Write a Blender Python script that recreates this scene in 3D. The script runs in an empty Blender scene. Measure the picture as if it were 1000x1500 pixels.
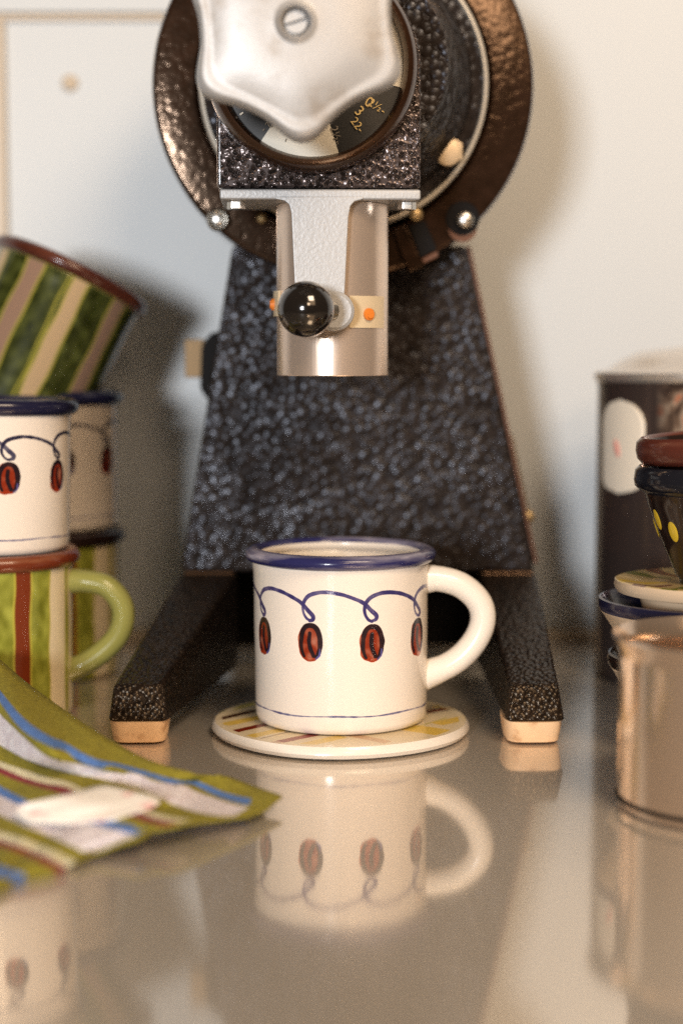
import bpy, bmesh, math, random
import numpy as np
from mathutils import Vector, Matrix

SC = bpy.context.scene
C = SC.collection
PI = math.pi
R = math.radians
rng = np.random.RandomState(7)
random.seed(7)

# ------------------------------------------------------------------ camera
H = 0.184                      # lens height above the worktop
F = 2500.0                     # focal length in photo pixels (photo is 1000 x 1500)
TH = math.atan(234 / 2500)     # downward pitch
cam = bpy.data.cameras.new('camera')
cam.sensor_fit = 'VERTICAL'; cam.sensor_height = 36; cam.sensor_width = 24
cam.lens = 36 * F / 1500
cam.clip_start = 0.01; cam.clip_end = 50
cam.dof.use_dof = True
cam.dof.focus_distance = 0.785
cam.dof.aperture_fstop = 2.9
cam_o = bpy.data.objects.new('camera', cam); C.objects.link(cam_o)
cam_o.location = (0, 0, H); cam_o.rotation_euler = (PI / 2 - TH, 0, 0)
SC.camera = cam_o

# ------------------------------------------------------------------ light
w = bpy.data.worlds.new('World'); SC.world = w; w.use_nodes = True
bg = w.node_tree.nodes['Background']
bg.inputs[0].default_value = (1.0, 0.74, 0.50, 1); bg.inputs[1].default_value = 0.09


def area(name, loc, target, sx, sy, power, col):
    l = bpy.data.lights.new(name, 'AREA'); l.shape = 'RECTANGLE'; l.size = sx; l.size_y = sy
    l.energy = power; l.color = col
    o = bpy.data.objects.new(name, l); C.objects.link(o)
    o.location = loc
    o.rotation_euler = (Vector(target) - Vector(loc)).to_track_quat('-Z', 'Y').to_euler()
    return o


for z_ in (0.25, 0.42, 0.59):      # three panes of one window
    area('window_pane_light', (-0.95, -2.90, z_), (0.0, 0.9, 0.15), 0.50, 0.14, 35, (0.95, 0.97, 1.0))
area('warm_fill_light', (0.95, -0.95, 1.15), (0.1, 0.85, 0.2), 0.8, 0.8, 5, (1.0, 0.66, 0.38))  # unseen soft fill, added for warm reflections in the pot and tube
area('warm_pendant_lamp', (0.47, -1.40, 1.0), (0.1, 0.9, 0.35), 0.36, 0.34, 7, (1.0, 0.72, 0.48))
area('warm_ceiling_lamp', (0.34, 0.08, 0.90), (0.1, 0.6, 0.0), 0.35, 0.35, 8.0, (1.0, 0.77, 0.54))
SC.view_settings.view_transform = 'Standard'; SC.view_settings.look = 'None'
SC.view_settings.exposure = 0.0; SC.view_settings.gamma = 1.0
SC.cycles.use_denoising = False
SC.cycles.sample_clamp_indirect = 6.0


# ------------------------------------------------------------------ measuring helpers (photo pixel -> place)
def ray(u, v):
    a, b = u - 500.0, 750.0 - v
    return Vector((a, F * math.cos(TH) + b * math.sin(TH), b * math.cos(TH) - F * math.sin(TH)))


def P(u, v, y):
    d = ray(u, v); return Vector((0, 0, H)) + d * (y / d.y)


def Pz(u, v, z):
    d = ray(u, v); return Vector((0, 0, H)) + d * ((z - H) / d.z)


PSI = R(2.0)
GO = Vector((0.008, 0.93, 0))
GI = (Matrix.Translation(GO) @ Matrix.Rotation(PSI, 4, 'Z')).inverted()


def L(u, v, yl):               # same, in the grinder's own frame, on its plane y = yl
    o = GI @ Vector((0, 0, H)); d = GI.to_3x3() @ ray(u, v)
    return o + d * ((yl - o.y) / d.y)


# ------------------------------------------------------------------ mesh helpers
def link(name, me, mats=None, parent=None, sharp=35, smooth=True, wn=True):
    if mats is not None:
        for m in (mats if isinstance(mats, (list, tuple)) else [mats]):
            me.materials.append(m)
    if smooth:
        me.polygons.foreach_set('use_smooth', [True] * len(me.polygons))
        me.set_sharp_from_angle(angle=R(sharp))
    o = bpy.data.objects.new(name, me); C.objects.link(o)
    if parent: o.parent = parent
    if smooth and wn:
        wm = o.modifiers.new('weighted', 'WEIGHTED_NORMAL'); wm.keep_sharp = True; wm.weight = 80
    return o


def thing(name, label, cat, loc=(0, 0, 0), rotz=0, group=None):
    o = bpy.data.objects.new(name, None); C.objects.link(o)
    o.location = loc; o.rotation_euler = (0, 0, rotz)
    o['label'] = label; o['category'] = cat
    if group: o['group'] = group
    return o


def raw(name, verts, faces):
    me = bpy.data.meshes.new(name); me.from_pydata([tuple(v) for v in verts], [], faces); me.update()
    return me


def bm_obj(name, bm, mats, parent=None, sharp=35):
    bmesh.ops.recalc_face_normals(bm, faces=bm.faces)
    me = bpy.data.meshes.new(name); bm.to_mesh(me); bm.free()
    return link(name, me, mats, parent, sharp)


def box(x0, x1, y0, y1, z0, z1, bev=0.0, seg=2):
    bm = bmesh.new()
    bmesh.ops.create_cube(bm, size=1)
    for v in bm.verts:
        v.co = Vector(((x0 + x1) / 2 + v.co.x * (x1 - x0), (y0 + y1) / 2 + v.co.y * (y1 - y0), (z0 + z1) / 2 + v.co.z * (z1 - z0)))
    if bev: bmesh.ops.bevel(bm, geom=bm.edges[:], offset=bev, segments=seg, profile=0.6, affect='EDGES')
    return bm


def prism(pts, y0, y1, bev=0.0, seg=2):
    """polygon in the xz plane, extruded from y0 to y1"""
    bm = bmesh.new()
    a = [bm.verts.new((p[0], y0, p[1])) for p in pts]
    b = [bm.verts.new((p[0], y1, p[1])) for p in pts]
    n = len(pts)
    bm.faces.new(a); bm.faces.new(b[::-1])
    for i in range(n):
        bm.faces.new((a[i], b[i], b[(i + 1) % n], a[(i + 1) % n]))
    bmesh.ops.recalc_face_normals(bm, faces=bm.faces)
    if bev:
        es = [e for e in bm.edges if len(e.link_faces) == 2 and e.calc_face_angle(0) > R(20)]
        bmesh.ops.bevel(bm, geom=es, offset=bev, segments=seg, profile=0.6, affect='EDGES', clamp_overlap=True)
    return bm


def hexa(c, bev=0.0015):
    """eight corners: bottom ring of 4 then top ring of 4"""
    bm = bmesh.new(); v = [bm.verts.new(p) for p in c]
    for f in ((0, 1, 2, 3), (7, 6, 5, 4), (0, 4, 5, 1), (1, 5, 6, 2), (2, 6, 7, 3), (3, 7, 4, 0)):
        bm.faces.new([v[i] for i in f])
    bmesh.ops.recalc_face_normals(bm, faces=bm.faces)
    if bev: bmesh.ops.bevel(bm, geom=bm.edges[:], offset=bev, segments=3, profile=0.6, affect='EDGES')
    return bm


def lathe_mesh(name, prof, seg=96, axis='Z', centre=(0, 0, 0), uvh=None, matidx=None, rfun=None, wob=None):
    """prof: (r, h). axis Z: h is z. axis Y: h is y. uv: u=.5 faces the front (-y), v = h/uvh"""
    n = len(prof); vs = []; fs = []; mi = []; uvs = []
    cx, cy, cz = centre
    for i in range(seg + 1):
        t = 2 * PI * i / seg
        for j, (r, h) in enumerate(prof):
            rr = r * (rfun(t) if rfun else 1)
            if axis == 'Z':
                if wob: rr += wob(t, h)
                vs.append((cx - rr * math.sin(t), cy + rr * math.cos(t), cz + h))
            else:
                vs.append((cx + rr * math.cos(t), cy + h, cz + rr * math.sin(t)))
    for i in range(seg):
        for j in range(n - 1):
            a, b = i * n + j, (i + 1) * n + j
            fs.append((a, b, b + 1, a + 1)); mi.append(matidx[j] if matidx else 0)
            if uvh: uvs += [(i / seg, prof[j][1] / uvh), ((i + 1) / seg, prof[j][1] / uvh), ((i + 1) / seg, prof[j + 1][1] / uvh), (i / seg, prof[j + 1][1] / uvh)]
    me = raw(name, vs, fs)
    me.polygons.foreach_set('material_index', mi)
    if uvh:
        ul = me.uv_layers.new(name='UVMap')
        ul.data.foreach_set('uv', [c for p in uvs for c in p])
    bm = bmesh.new(); bm.from_mesh(me)
    bmesh.ops.remove_doubles(bm, verts=bm.verts, dist=1e-6)
    bmesh.ops.dissolve_degenerate(bm, dist=1e-7, edges=bm.edges)
    bmesh.ops.recalc_face_normals(bm, faces=bm.faces)
    bm.to_mesh(me); bm.free()
    return me


def lathe(name, prof, mats, parent=None, sharp=35, **k):
    return link(name, lathe_mesh(name, prof, **k), mats, parent, sharp)


def smooth_path(pts, n=40):
    """Catmull-Rom through pts (tuples of any dimension)"""
    p = [np.array(q, float) for q in pts]
    p = [2 * p[0] - p[1]] + p + [2 * p[-1] - p[-2]]
    out = []
    m = len(p) - 3
    for i in range(n + 1):
        s = i / n * m; k = min(int(s), m - 1); t = s - k
        a, b, c, d = p[k], p[k + 1], p[k + 2], p[k + 3]
        out.append(0.5 * ((2 * b) + (-a + c) * t + (2 * a - 5 * b + 4 * c - d) * t * t + (-a + 3 * b - 3 * c + d) * t ** 3))
    return out


def tube(name, path, ra, rb, mats, parent=None, seg=20, side=Vector((0, 1, 0))):
    """swept ellipse; ra in the path's plane, rb along 'side'; either may be a list"""
    path = [Vector(p) for p in path]; n = len(path); vs = []; fs = []
    for i, p in enumerate(path):
        t = (path[min(i + 1, n - 1)] - path[max(i - 1, 0)]).normalized()
        nrm = t.cross(side).normalized(); sd = nrm.cross(t).normalized()
        a = ra[i] if hasattr(ra, '__len__') else ra; b = rb[i] if hasattr(rb, '__len__') else rb
        for k in range(seg):
            q = 2 * PI * k / seg
            vs.append(p + nrm * (a * math.cos(q)) + sd * (b * math.sin(q)))
    for i in range(n - 1):
        for k in range(seg):
            k2 = (k + 1) % seg
            fs.append((i * seg + k, i * seg + k2, (i + 1) * seg + k2, (i + 1) * seg + k))
    fs.append(tuple(range(seg))[::-1]); fs.append(tuple((n - 1) * seg + k for k in range(seg)))
    bm = bmesh.new(); me = raw(name, vs, fs); bm.from_mesh(me); bmesh.ops.recalc_face_normals(bm, faces=bm.faces); bm.to_mesh(me); bm.free()
    return link(name, me, mats, parent, 50)


def dome(name, c, r, mats, parent, axis=Vector((0, -1, 0)), flat=0.6, hexh=None):
    """button or hex head; axis = the way it faces"""
    bm = bmesh.new()
    q = Vector((0, 0, 1)).rotation_difference(axis).to_matrix().to_4x4()
    if hexh:
        bmesh.ops.create_cone(bm, cap_ends=True, segments=6, radius1=r, radius2=r, depth=hexh)
        bmesh.ops.bevel(bm, geom=bm.edges[:], offset=r * 0.12, segments=2, profile=0.6, affect='EDGES')
        bmesh.ops.translate(bm, verts=bm.verts, vec=(0, 0, hexh / 2))
    else:
        bmesh.ops.create_uvsphere(bm, u_segments=24, v_segments=14, radius=r)
        for v in bm.verts: v.co.z = v.co.z * flat
    bmesh.ops.transform(bm, matrix=Matrix.Translation(Vector(c)) @ q, verts=bm.verts)
    return bm_obj(name, bm, mats, parent, 30)


# ------------------------------------------------------------------ materials
def mat(name, col=(.8, .8, .8), rough=.5, metal=0, **k):
    m = bpy.data.materials.new(name); m.use_nodes = True
    b = m.node_tree.nodes['Principled BSDF']
    b.inputs['Base Color'].default_value = (*col, 1); b.inputs['Roughness'].default_value = rough
    b.inputs['Metallic'].default_value = metal
    for kk, v in k.items(): b.inputs[kk.replace('_', ' ')].default_value = v
    return m


def N(m, t, **k):
    n = m.node_tree.nodes.new(t)
    for a, v in k.items():
        if a in n.inputs: n.inputs[a].default_value = v
        else: setattr(n, a, v)
    return n


def lk(m, a, ai, b, bi): m.node_tree.links.new(a.outputs[ai], b.inputs[bi])


def B(m): return m.node_tree.nodes['Principled BSDF']


def ramp(m, stops, interp='LINEAR'):
    r = N(m, 'ShaderNodeValToRGB'); r.color_ramp.interpolation = interp
    e = r.color_ramp.elements
    while len(e) < len(stops): e.new(0.5)
    for x, (p, c) in zip(e, stops): x.position = p; x.color = (*c, 1)
    return r


def fine_bump(m, scale, strength, dist=0.0005, detail=4, stretch=None):
    tc = N(m, 'ShaderNodeTexCoord'); mp = N(m, 'ShaderNodeMapping')
    if stretch: mp.inputs['Scale'].default_value = stretch
    nz = N(m, 'ShaderNodeTexNoise'); nz.inputs['Scale'].default_value = scale; nz.inputs['Detail'].default_value = detail
    bp = N(m, 'ShaderNodeBump'); bp.inputs['Strength'].default_value = strength; bp.inputs['Distance'].default_value = dist
    lk(m, tc, 'Object', mp, 'Vector'); lk(m, mp, 'Vector', nz, 'Vector'); lk(m, nz, 'Fac', bp, 'Height'); lk(m, bp, 'Normal', B(m), 'Normal')
    return nz


def hammered(name, dark, light, scale=400, strength=.9, rough=.24, metal=.35, dist=.0009):
    """hammertone enamel: round pits with raised rims"""
    m = mat(name, dark, rough, metal, Coat_Weight=.35, Coat_Roughness=.12)
    tc = N(m, 'ShaderNodeTexCoord')
    nz = N(m, 'ShaderNodeTexNoise'); nz.inputs['Scale'].default_value = scale * .45; nz.inputs['Detail'].default_value = 2
    sc = N(m, 'ShaderNodeVectorMath', operation='SCALE'); sc.inputs['Scale'].default_value = 1.1 / scale
    ad = N(m, 'ShaderNodeVectorMath', operation='ADD')
    vo = N(m, 'ShaderNodeTexVoronoi', feature='F1'); vo.inputs['Scale'].default_value = scale; vo.inputs['Randomness'].default_value = .9
    lk(m, tc, 'Object', nz, 'Vector'); lk(m, nz, 'Color', sc, 'Vector'); lk(m, tc, 'Object', ad, 0); lk(m, sc, 'Vector', ad, 1); lk(m, ad, 'Vector', vo, 'Vector')
    r = ramp(m, [(0.0, (.35,) * 3), (0.16, (.0,) * 3), (0.34, (.25,) * 3), (0.55, (1,) * 3), (.8, (.75,) * 3)])
    lk(m, vo, 'Distance', r, 'Fac')
    c = ramp(m, [(0.0, dark), (.55, tuple((a + b) / 2 for a, b in zip(dark, light))), (1.0, light)])
    lk(m, r, 'Color', c, 'Fac'); lk(m, c, 'Color', B(m), 'Base Color')
    bp = N(m, 'ShaderNodeBump'); bp.inputs['Strength'].default_value = strength; bp.inputs['Distance'].default_value = dist
    lk(m, r, 'Color', bp, 'Height'); lk(m, bp, 'Normal', B(m), 'Normal')
    return m


def pebbled(name, dark, light, scale=340, strength=1.0, rough=.13, metal=.3, dist=.0006, coat=0.0, glint=None):
    """older hammertone: rounded pebbles, each catching its own highlight"""
    m = mat(name, dark, rough, metal, Coat_Weight=coat, Coat_Roughness=.1)
    tc = N(m, 'ShaderNodeTexCoord')
    vo = N(m, 'ShaderNodeTexVoronoi', feature='SMOOTH_F1'); vo.inputs['Scale'].default_value = scale; vo.inputs['Smoothness'].default_value = .12
    lk(m, tc, 'Object', vo, 'Vector')
    r = ramp(m, [(x_ / 10, (math.sqrt(max(0, 1 - (x_ / 7.5) ** 2)),) * 3) for x_ in range(0, 9)])
    lk(m, vo, 'Distance', r, 'Fac')
    nz = N(m, 'ShaderNodeTexNoise'); nz.inputs['Scale'].default_value = scale * .5; nz.inputs['Detail'].default_value = 3; lk(m, tc, 'Object', nz, 'Vector')
    c = ramp(m, [(.35, dark), (.7, light)]); lk(m, nz, 'Fac', c, 'Fac'); lk(m, c, 'Color', B(m), 'Base Color')
    if glint:      # specular level varied by patch and pebble so only some glint
        n2 = N(m, 'ShaderNodeTexNoise'); n2.inputs['Scale'].default_value = 22; n2.inputs['Detail'].default_value = 3; lk(m, tc, 'Object', n2, 'Vector')
        g1 = N(m, 'ShaderNodeMapRange'); g1.inputs['From Min'].default_value = .35; g1.inputs['From Max'].default_value = .65; g1.inputs['To Min'].default_value = .35
        g2 = N(m, 'ShaderNodeMapRange'); g2.inputs['From Min'].default_value = .45; g2.inputs['From Max'].default_value = .85
        g2.inputs['To Min'].default_value = glint[0]; g2.inputs['To Max'].default_value = glint[1]
        mu = N(m, 'ShaderNodeMath', operation='MULTIPLY')
        lk(m, n2, 'Fac', g1, 'Value'); lk(m, vo, 'Color', g2, 'Value'); lk(m, g1, 'Result', mu, 0); lk(m, g2, 'Result', mu, 1); lk(m, mu, 'Value', B(m), 'Specular IOR Level')
        B(m).inputs['Specular Tint'].default_value = (.80, .86, 1.0, 1)
    ad = N(m, 'ShaderNodeMath', operation='MULTIPLY_ADD'); ad.inputs[1].default_value = .35; lk(m, nz, 'Fac', ad, 0); lk(m, r, 'Color', ad, 2)
    bp = N(m, 'ShaderNodeBump'); bp.inputs['Strength'].default_value = strength; bp.inputs['Distance'].default_value = dist
    lk(m, ad, 'Value', bp, 'Height'); lk(m, bp, 'Normal', B(m), 'Normal')
    return m


M_hammer_case = hammered('hammered_brown_black', (.010, .006, .005), (.10, .075, .07), 420, 1.0, .22, .45)
M_hammer_body = pebbled('pebbled_blue_black', (.014, .010, .008), (.030, .023, .020), 225, 1.0, .30, 0, .0011, glint=(.25, .65))
M_hammer_leg = pebbled('pebbled_leg', (.006, .004, .003), (.018, .011, .007), 380, 1.0, .24, 0, .0008)
B(M_hammer_leg).inputs['Specular IOR Level'].default_value = .3
B(M_hammer_leg).inputs['Specular Tint'].default_value = (1.0, .80, .60, 1)
M_flange = pebbled('pebbled_bronze', (.014, .007, .004), (.026, .013, .008), 300, 1.0, .12, .0, .00005)
B(M_flange).inputs['Specular Tint'].default_value = (1.0, .70, .50, 1)
B(M_flange).inputs['Specular IOR Level'].default_value = .5
M_blackpaint = mat('black_enamel', (.012, .009, .008), .3, .1, Coat_Weight=.4)
fine_bump(M_blackpaint, 300, .25)
M_rust = mat('rusty_enamel', (.10, .035, .012), .45, .3); fine_bump(M_rust, 260, .5)
M_bezel = mat('dark_bronze_enamel', (.050, .020, .008), .28, .5, Coat_Weight=.5, Coat_Roughness=.15); fine_bump(M_bezel, 330, .45)
M_alu = mat('cast_aluminium', (.42, .42, .42), .42, .2); fine_bump(M_alu, 700, .35, .0004)
M_knob = mat('silver_painted_casting', (.41, .40, .39), .40, .22); _n = fine_bump(M_knob, 900, .25, .0003)
_t = N(M_knob, 'ShaderNodeTexCoord'); _n = N(M_knob, 'ShaderNodeTexNoise'); _n.inputs['Scale'].default_value = 55; _n.inputs['Detail'].default_value = 8; lk(M_knob, _t, 'Object', _n, 'Vector')
_r = ramp(M_knob, [(.30, (.33, .30, .27)), (.42, (.41, .40, .39)), (.62, (.43, .42, .41)), (.72, (.36, .34, .32))]); lk(M_knob, _n, 'Fac', _r, 'Fac'); lk(M_knob, _r, 'Color', B(M_knob), 'Base Color')
M_tube = mat('brushed_steel_tube', (.82, .66, .54), .27, .75)
fine_bump(M_tube, 60, .15, .0003, 6, (18, 18, .4))
M_steel = mat('plain_steel', (.62, .60, .56), .3, 1.0)
M_brass = mat('brass', (.42, .30, .15), .42, .8)
M_ball = mat('black_bakelite', (.008, .006, .005), .13, 0, Coat_Weight=1.0, Coat_Roughness=.05)
M_orange = mat('orange_plastic', (.75, .22, .03), .4, 0)
M_tape = mat('clear_tape', (.62, .50, .33), .3, 0.0)
M_dial = mat('dial_black', (.012, .011, .010), .4)
M_dialw = mat('dial_cream', (.78, .72, .60), .4)
M_gold = mat('dial_gold_print', (.62, .45, .18), .4, .2)
M_ink = mat('dial_grey_print', (.25, .21, .16), .6)
M_foot = mat('cream_rubber', (.85, .56, .32), .5); 
_n = fine_bump(M_foot, 120, .3, .0005)
_r = ramp(M_foot, [(.34, (.58, .34, .17)), (.46, (.85, .56, .32)), (1, (.88, .60, .36))]); lk(M_foot, _n, 'Fac', _r, 'Fac'); lk(M_foot, _r, 'Color', B(M_foot), 'Base Color')
M_black = mat('matt_black', (.006, .005, .005), .6, Specular_IOR_Level=.1)


def glaze(name, col, rough=.22):
    m = mat(name, col, rough, 0, Coat_Weight=.2, Coat_Roughness=.08, IOR=1.36)
    fine_bump(m, 55, .12, .0012, 3)
    return m


CREAM = (.80, .73, .64)
M_glaze = glaze('cream_glaze', CREAM)


def brushy(name, base, under, lo=.38, hi=.62, scale=26, st=(1, 1, 7)):
    """brushed slip: streaks where the ground shows through"""
    m = glaze(name, base)
    tc = N(m, 'ShaderNodeTexCoord'); mp = N(m, 'ShaderNodeMapping'); mp.inputs['Scale'].default_value = st
    nz = N(m, 'ShaderNodeTexNoise'); nz.inputs['Scale'].default_value = scale; nz.inputs['Detail'].default_value = 5
    lk(m, tc, 'Object', mp, 'Vector'); lk(m, mp, 'Vector', nz, 'Vector')
    mid = tuple(b * .7 + u * .3 for b, u in zip(base, under))
    r = ramp(m, [(lo, base), ((lo + hi) / 2, mid), (hi, under)])
    lk(m, nz, 'Fac', r, 'Fac'); lk(m, r, 'Color', B(m), 'Base Color')
    return m


M_navy = brushy('navy_rim_slip', (.022, .022, .090), (.46, .42, .48), .46, .74)
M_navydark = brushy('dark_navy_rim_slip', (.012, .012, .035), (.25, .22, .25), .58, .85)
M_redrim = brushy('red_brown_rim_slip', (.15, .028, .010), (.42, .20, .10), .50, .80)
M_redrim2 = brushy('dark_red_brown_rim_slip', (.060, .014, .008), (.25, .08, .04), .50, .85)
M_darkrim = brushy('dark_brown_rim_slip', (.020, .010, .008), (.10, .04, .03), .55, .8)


# ---- painted decoration: brush strokes rasterised in code
def s2l(c):
    c = np.asarray(c, float) / 255
    return np.where(c <= .04045, c / 12.92, ((c + .055) / 1.055) ** 2.4)


class Canvas:
    def __init__(s, W, Hh, mmx, mmy, col):
        s.W, s.H, s.kx, s.ky = W, Hh, W / mmx, Hh / mmy
        s.a = np.ones((Hh, W, 3)) * np.array(col, float)
        n = rng.rand(Hh // 8 + 2, W // 8 + 2)
        n = np.kron(n, np.ones((8, 8)))[:Hh, :W]
        for d_ in (1, 2, 3, 4, 5, 5):
            n = (n + np.roll(n, d_, 0) + np.roll(n, -d_, 0)) / 3; n = (n + np.roll(n, d_, 1) + np.roll(n, -d_, 1)) / 3
        s.noise = (n - n.mean()) / (n.std() + 1e-9)

    def stroke(s, pts, wid, col, alpha=1.0, rough=.12, vary=.12):
        """pts in mm, wid full width in mm (scalar or per point)"""
        pts = np.asarray(pts, float); wid = np.ones(len(pts)) * wid
        mask = np.zeros((s.H, s.W))
        for (p, q, w0, w1) in zip(pts[:-1], pts[1:], wid[:-1], wid[1:]):
            m = max(w0, w1)
            x0 = int((min(p[0], q[0]) - m) * s.kx); x1 = int((max(p[0], q[0]) + m) * s.kx) + 2
            y0 = max(int((min(p[1], q[1]) - m) * s.ky), 0); y1 = min(int((max(p[1], q[1]) + m) * s.ky) + 2, s.H)
            if y1 <= y0: continue
            xs = np.arange(x0, x1); X, Y = np.meshgrid((xs + .5) / s.kx, (np.arange(y0, y1) + .5) / s.ky)
            d = q - p; L2 = (d ** 2).sum() + 1e-12
            t = np.clip(((X - p[0]) * d[0] + (Y - p[1]) * d[1]) / L2, 0, 1)
            dist = np.hypot(X - p[0] - t * d[0], Y - p[1] - t * d[1])
            ww = (w0 + (w1 - w0) * t) / 2
            xi = xs % s.W
            ww = ww * (1 + rough * s.noise[y0:y1][:, xi])
            cov = np.clip((ww - dist) * s.kx * .9 + .5, 0, 1)
            mask[y0:y1, xi] = np.maximum(mask[y0:y1][:, xi], cov)
        al = (mask * alpha * np.clip(1 + vary * s.noise, .3, 1.15)).clip(0, 1)[..., None]
        s.a = s.a * (1 - al) + np.array(col, float) * al

    def fill_ellipse(s, c, rx, ry, col, alpha=1, tilt=0):
        x0 = int((c[0] - rx * 1.4) * s.kx); x1 = int((c[0] + rx * 1.4) * s.kx) + 2
        y0 = max(int((c[1] - ry * 1.4) * s.ky), 0); y1 = min(int((c[1] + ry * 1.4) * s.ky) + 2, s.H)
        xs = np.arange(x0, x1); X, Y = np.meshgrid((xs + .5) / s.kx - c[0], (np.arange(y0, y1) + .5) / s.ky - c[1])
        X = X - tilt * Y
        xi = xs % s.W
        e = (np.abs(X / rx) ** 2.5 + np.abs(Y / ry) ** 2.5) ** .4 + .03 * s.noise[y0:y1][:, xi]
        m = np.clip((1 - e) * rx * s.kx + .5, 0, 1) * alpha * np.clip(1 + .15 * s.noise[y0:y1][:, xi], .4, 1.1)
        m = m.clip(0, 1)[..., None]
        s.a[y0:y1, xi] = s.a[y0:y1][:, xi] * (1 - m) + np.array(col, float) * m

    def image(s, name):
        im = bpy.data.images.new(name, s.W, s.H, alpha=False, float_buffer=False)
        a = np.ones((s.H, s.W, 4), np.float32); a[..., :3] = (s.a / 255).clip(0, 1)
        im.pixels.foreach_set(a.ravel()); im.update(); im.pack()
        return im


def painted(name, canvas, rough=.16):
    m = glaze(name, (.8, .8, .8), rough)
    t = N(m, 'ShaderNodeTexImage'); t.image = canvas.image(name); t.extension = 'REPEAT'
    lk(m, t, 'Color', B(m), 'Base Color')
    return m


cream8 = (232, 221, 208)
MUGR = 42.0; CIRC = 2 * PI * MUGR; UVH = 0.096


def bean_canvas(name, seed, navy=(44, 38, 88)):
    r = np.random.RandomState(seed)
    cv = Canvas(2048, 704, CIRC, UVH * 1000, cream8)
    per = CIRC / 9
    for k in range(9):
        c = CIRC / 2 + (k - 4.5) * per + r.uniform(-.4, .4); k9 = (k + .5)
        dz = r.uniform(-.6, .6)
        lb = 54.2 + dz          # loop bottom
        hs = r.uniform(.90, 1.08)
        U = .0993               # mm per zoom pixel on the photo
        q = [(0, -4), (-18, 6), (-33, 30), (-37, 60), (-28, 92), (-4, 117), (38, 132), (85, 135), (145, 126), (205, 105), (per / U - 45, 82), (per / U - 8, 45), (per / U + 16, 20), (per / U + 15, 2), (per / U, -4)]
        q = smooth_path([(c + a * U, lb + b * U * hs) for a, b in q], 90)
        wd = np.interp(np.linspace(0, 1, len(q)), [0, .15, .35, .6, .85, 1], np.array([1.4, 1.4, 2.2, 1.8, 2.3, 1.6]) * r.uniform(.9, 1.1))
        ink = np.array(navy) + r.uniform(-4, 26)
        cv.stroke(q, wd, ink, .92, rough=.04, vary=.07)
        # bean
        bz = 43.7 + dz; bx = c + r.uniform(-.4, .4)
        cv.fill_ellipse((bx - .5, bz - .3), 5.6, 8.6, (146, 48, 22), 1.0, r.uniform(-.05, .03))
        dk = (34, 22, 28)
        cv.fill_ellipse((bx - .2, bz - .3), 3.6, 6.6, (120, 40, 22), .5)
        arc = [(bx + 4.7 * math.copysign(abs(math.sin(t)) ** .8, t), bz - .2 + 8.0 * math.cos(t)) for t in np.linspace(-2.5, 2.55, 40)]
        cv.stroke(arc, np.interp(np.linspace(0, 1, 40), [0, .2, .5, .8, 1], [1.3, 2.1, 2.4, 2.6, 1.6]) * r.uniform(1.0, 1.15), dk, .98, vary=.05, rough=.06)
        cv.stroke(smooth_path([(bx - .3, bz + 4.2), (bx - .6, bz), (bx, bz - 3), (bx + 1.4, bz - 6.3)], 14), 2.0, dk, .98, vary=.05, rough=.06)
        cv.stroke([(bx + 4.6, bz - 3), (bx + 4.4, bz - 6), (bx + 2.6, bz - 7.7)], .8, (92, 88, 150), .8)
    n = 120
    cv.stroke([(CIRC * i / n, 9.4 + .25 * math.sin(i * .35) + .2 * math.sin(i * .11)) for i in range(n + 1)], [.75 + .25 * math.sin(i * .5 + seed) for i in range(n + 1)], (78, 78, 118), .85)
    return cv


M_bean = painted('bean_mug_paint', bean_canvas('a', 3))
M_bean2 = painted('bean_mug_paint_dark_line', bean_canvas('b', 11, (30, 28, 52)))


def stripe_canvas(base, stripes, seed=1):
    """stripes: (angle0, angle1, colour) in degrees from the front"""
    r = np.random.RandomState(seed)
    cv = Canvas(1536, 384, CIRC, UVH * 1000, base)
    cv.a += 10 * cv.noise[..., None] * np.array([1, 1, .7])
    x = (np.arange(cv.W) + .5) / cv.W * 360 - 180
    y = np.arange(cv.H)[:, None] / cv.H
    for a0, a1, c in stripes:
        w0 = .5 * np.sin(y * 9 + r.uniform(0, 6)) + .35 * np.sin(y * 23 + r.uniform(0, 6))
        w1 = .5 * np.sin(y * 8 + r.uniform(0, 6)) + .35 * np.sin(y * 19 + r.uniform(0, 6))
        for pad, cc, al in ((1.6, (178, 168, 66), .8), (0, c, .95)):
            m = np.clip((x - a0 - w0 + pad) * 1.6, 0, 1) * np.clip((a1 + w1 + pad - x) * 1.6, 0, 1) * al
            cv.a = cv.a * (1 - m[..., None]) + np.array(cc, float) * m[..., None]
    return cv


crm = (226, 208, 176); mrn = (112, 42, 22); mauve = (140, 112, 98); dgr = (56, 61, 24); grn = (136, 138, 52)
st1 = []
for b in range(-180, 180, 90):
    st1 += [(b + 28, b + 39, mrn), (b + 55, b + 73, crm), (b - 12, b - 2, crm)]
M_stripe = painted('green_striped_paint', stripe_canvas(grn, st1, 2))
st2 = []
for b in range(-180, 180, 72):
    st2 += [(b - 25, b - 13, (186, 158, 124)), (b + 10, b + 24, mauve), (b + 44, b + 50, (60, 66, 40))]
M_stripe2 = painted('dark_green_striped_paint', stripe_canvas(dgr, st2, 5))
M_greenglaze = glaze('green_glaze', (.27, .26, .07))


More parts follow.
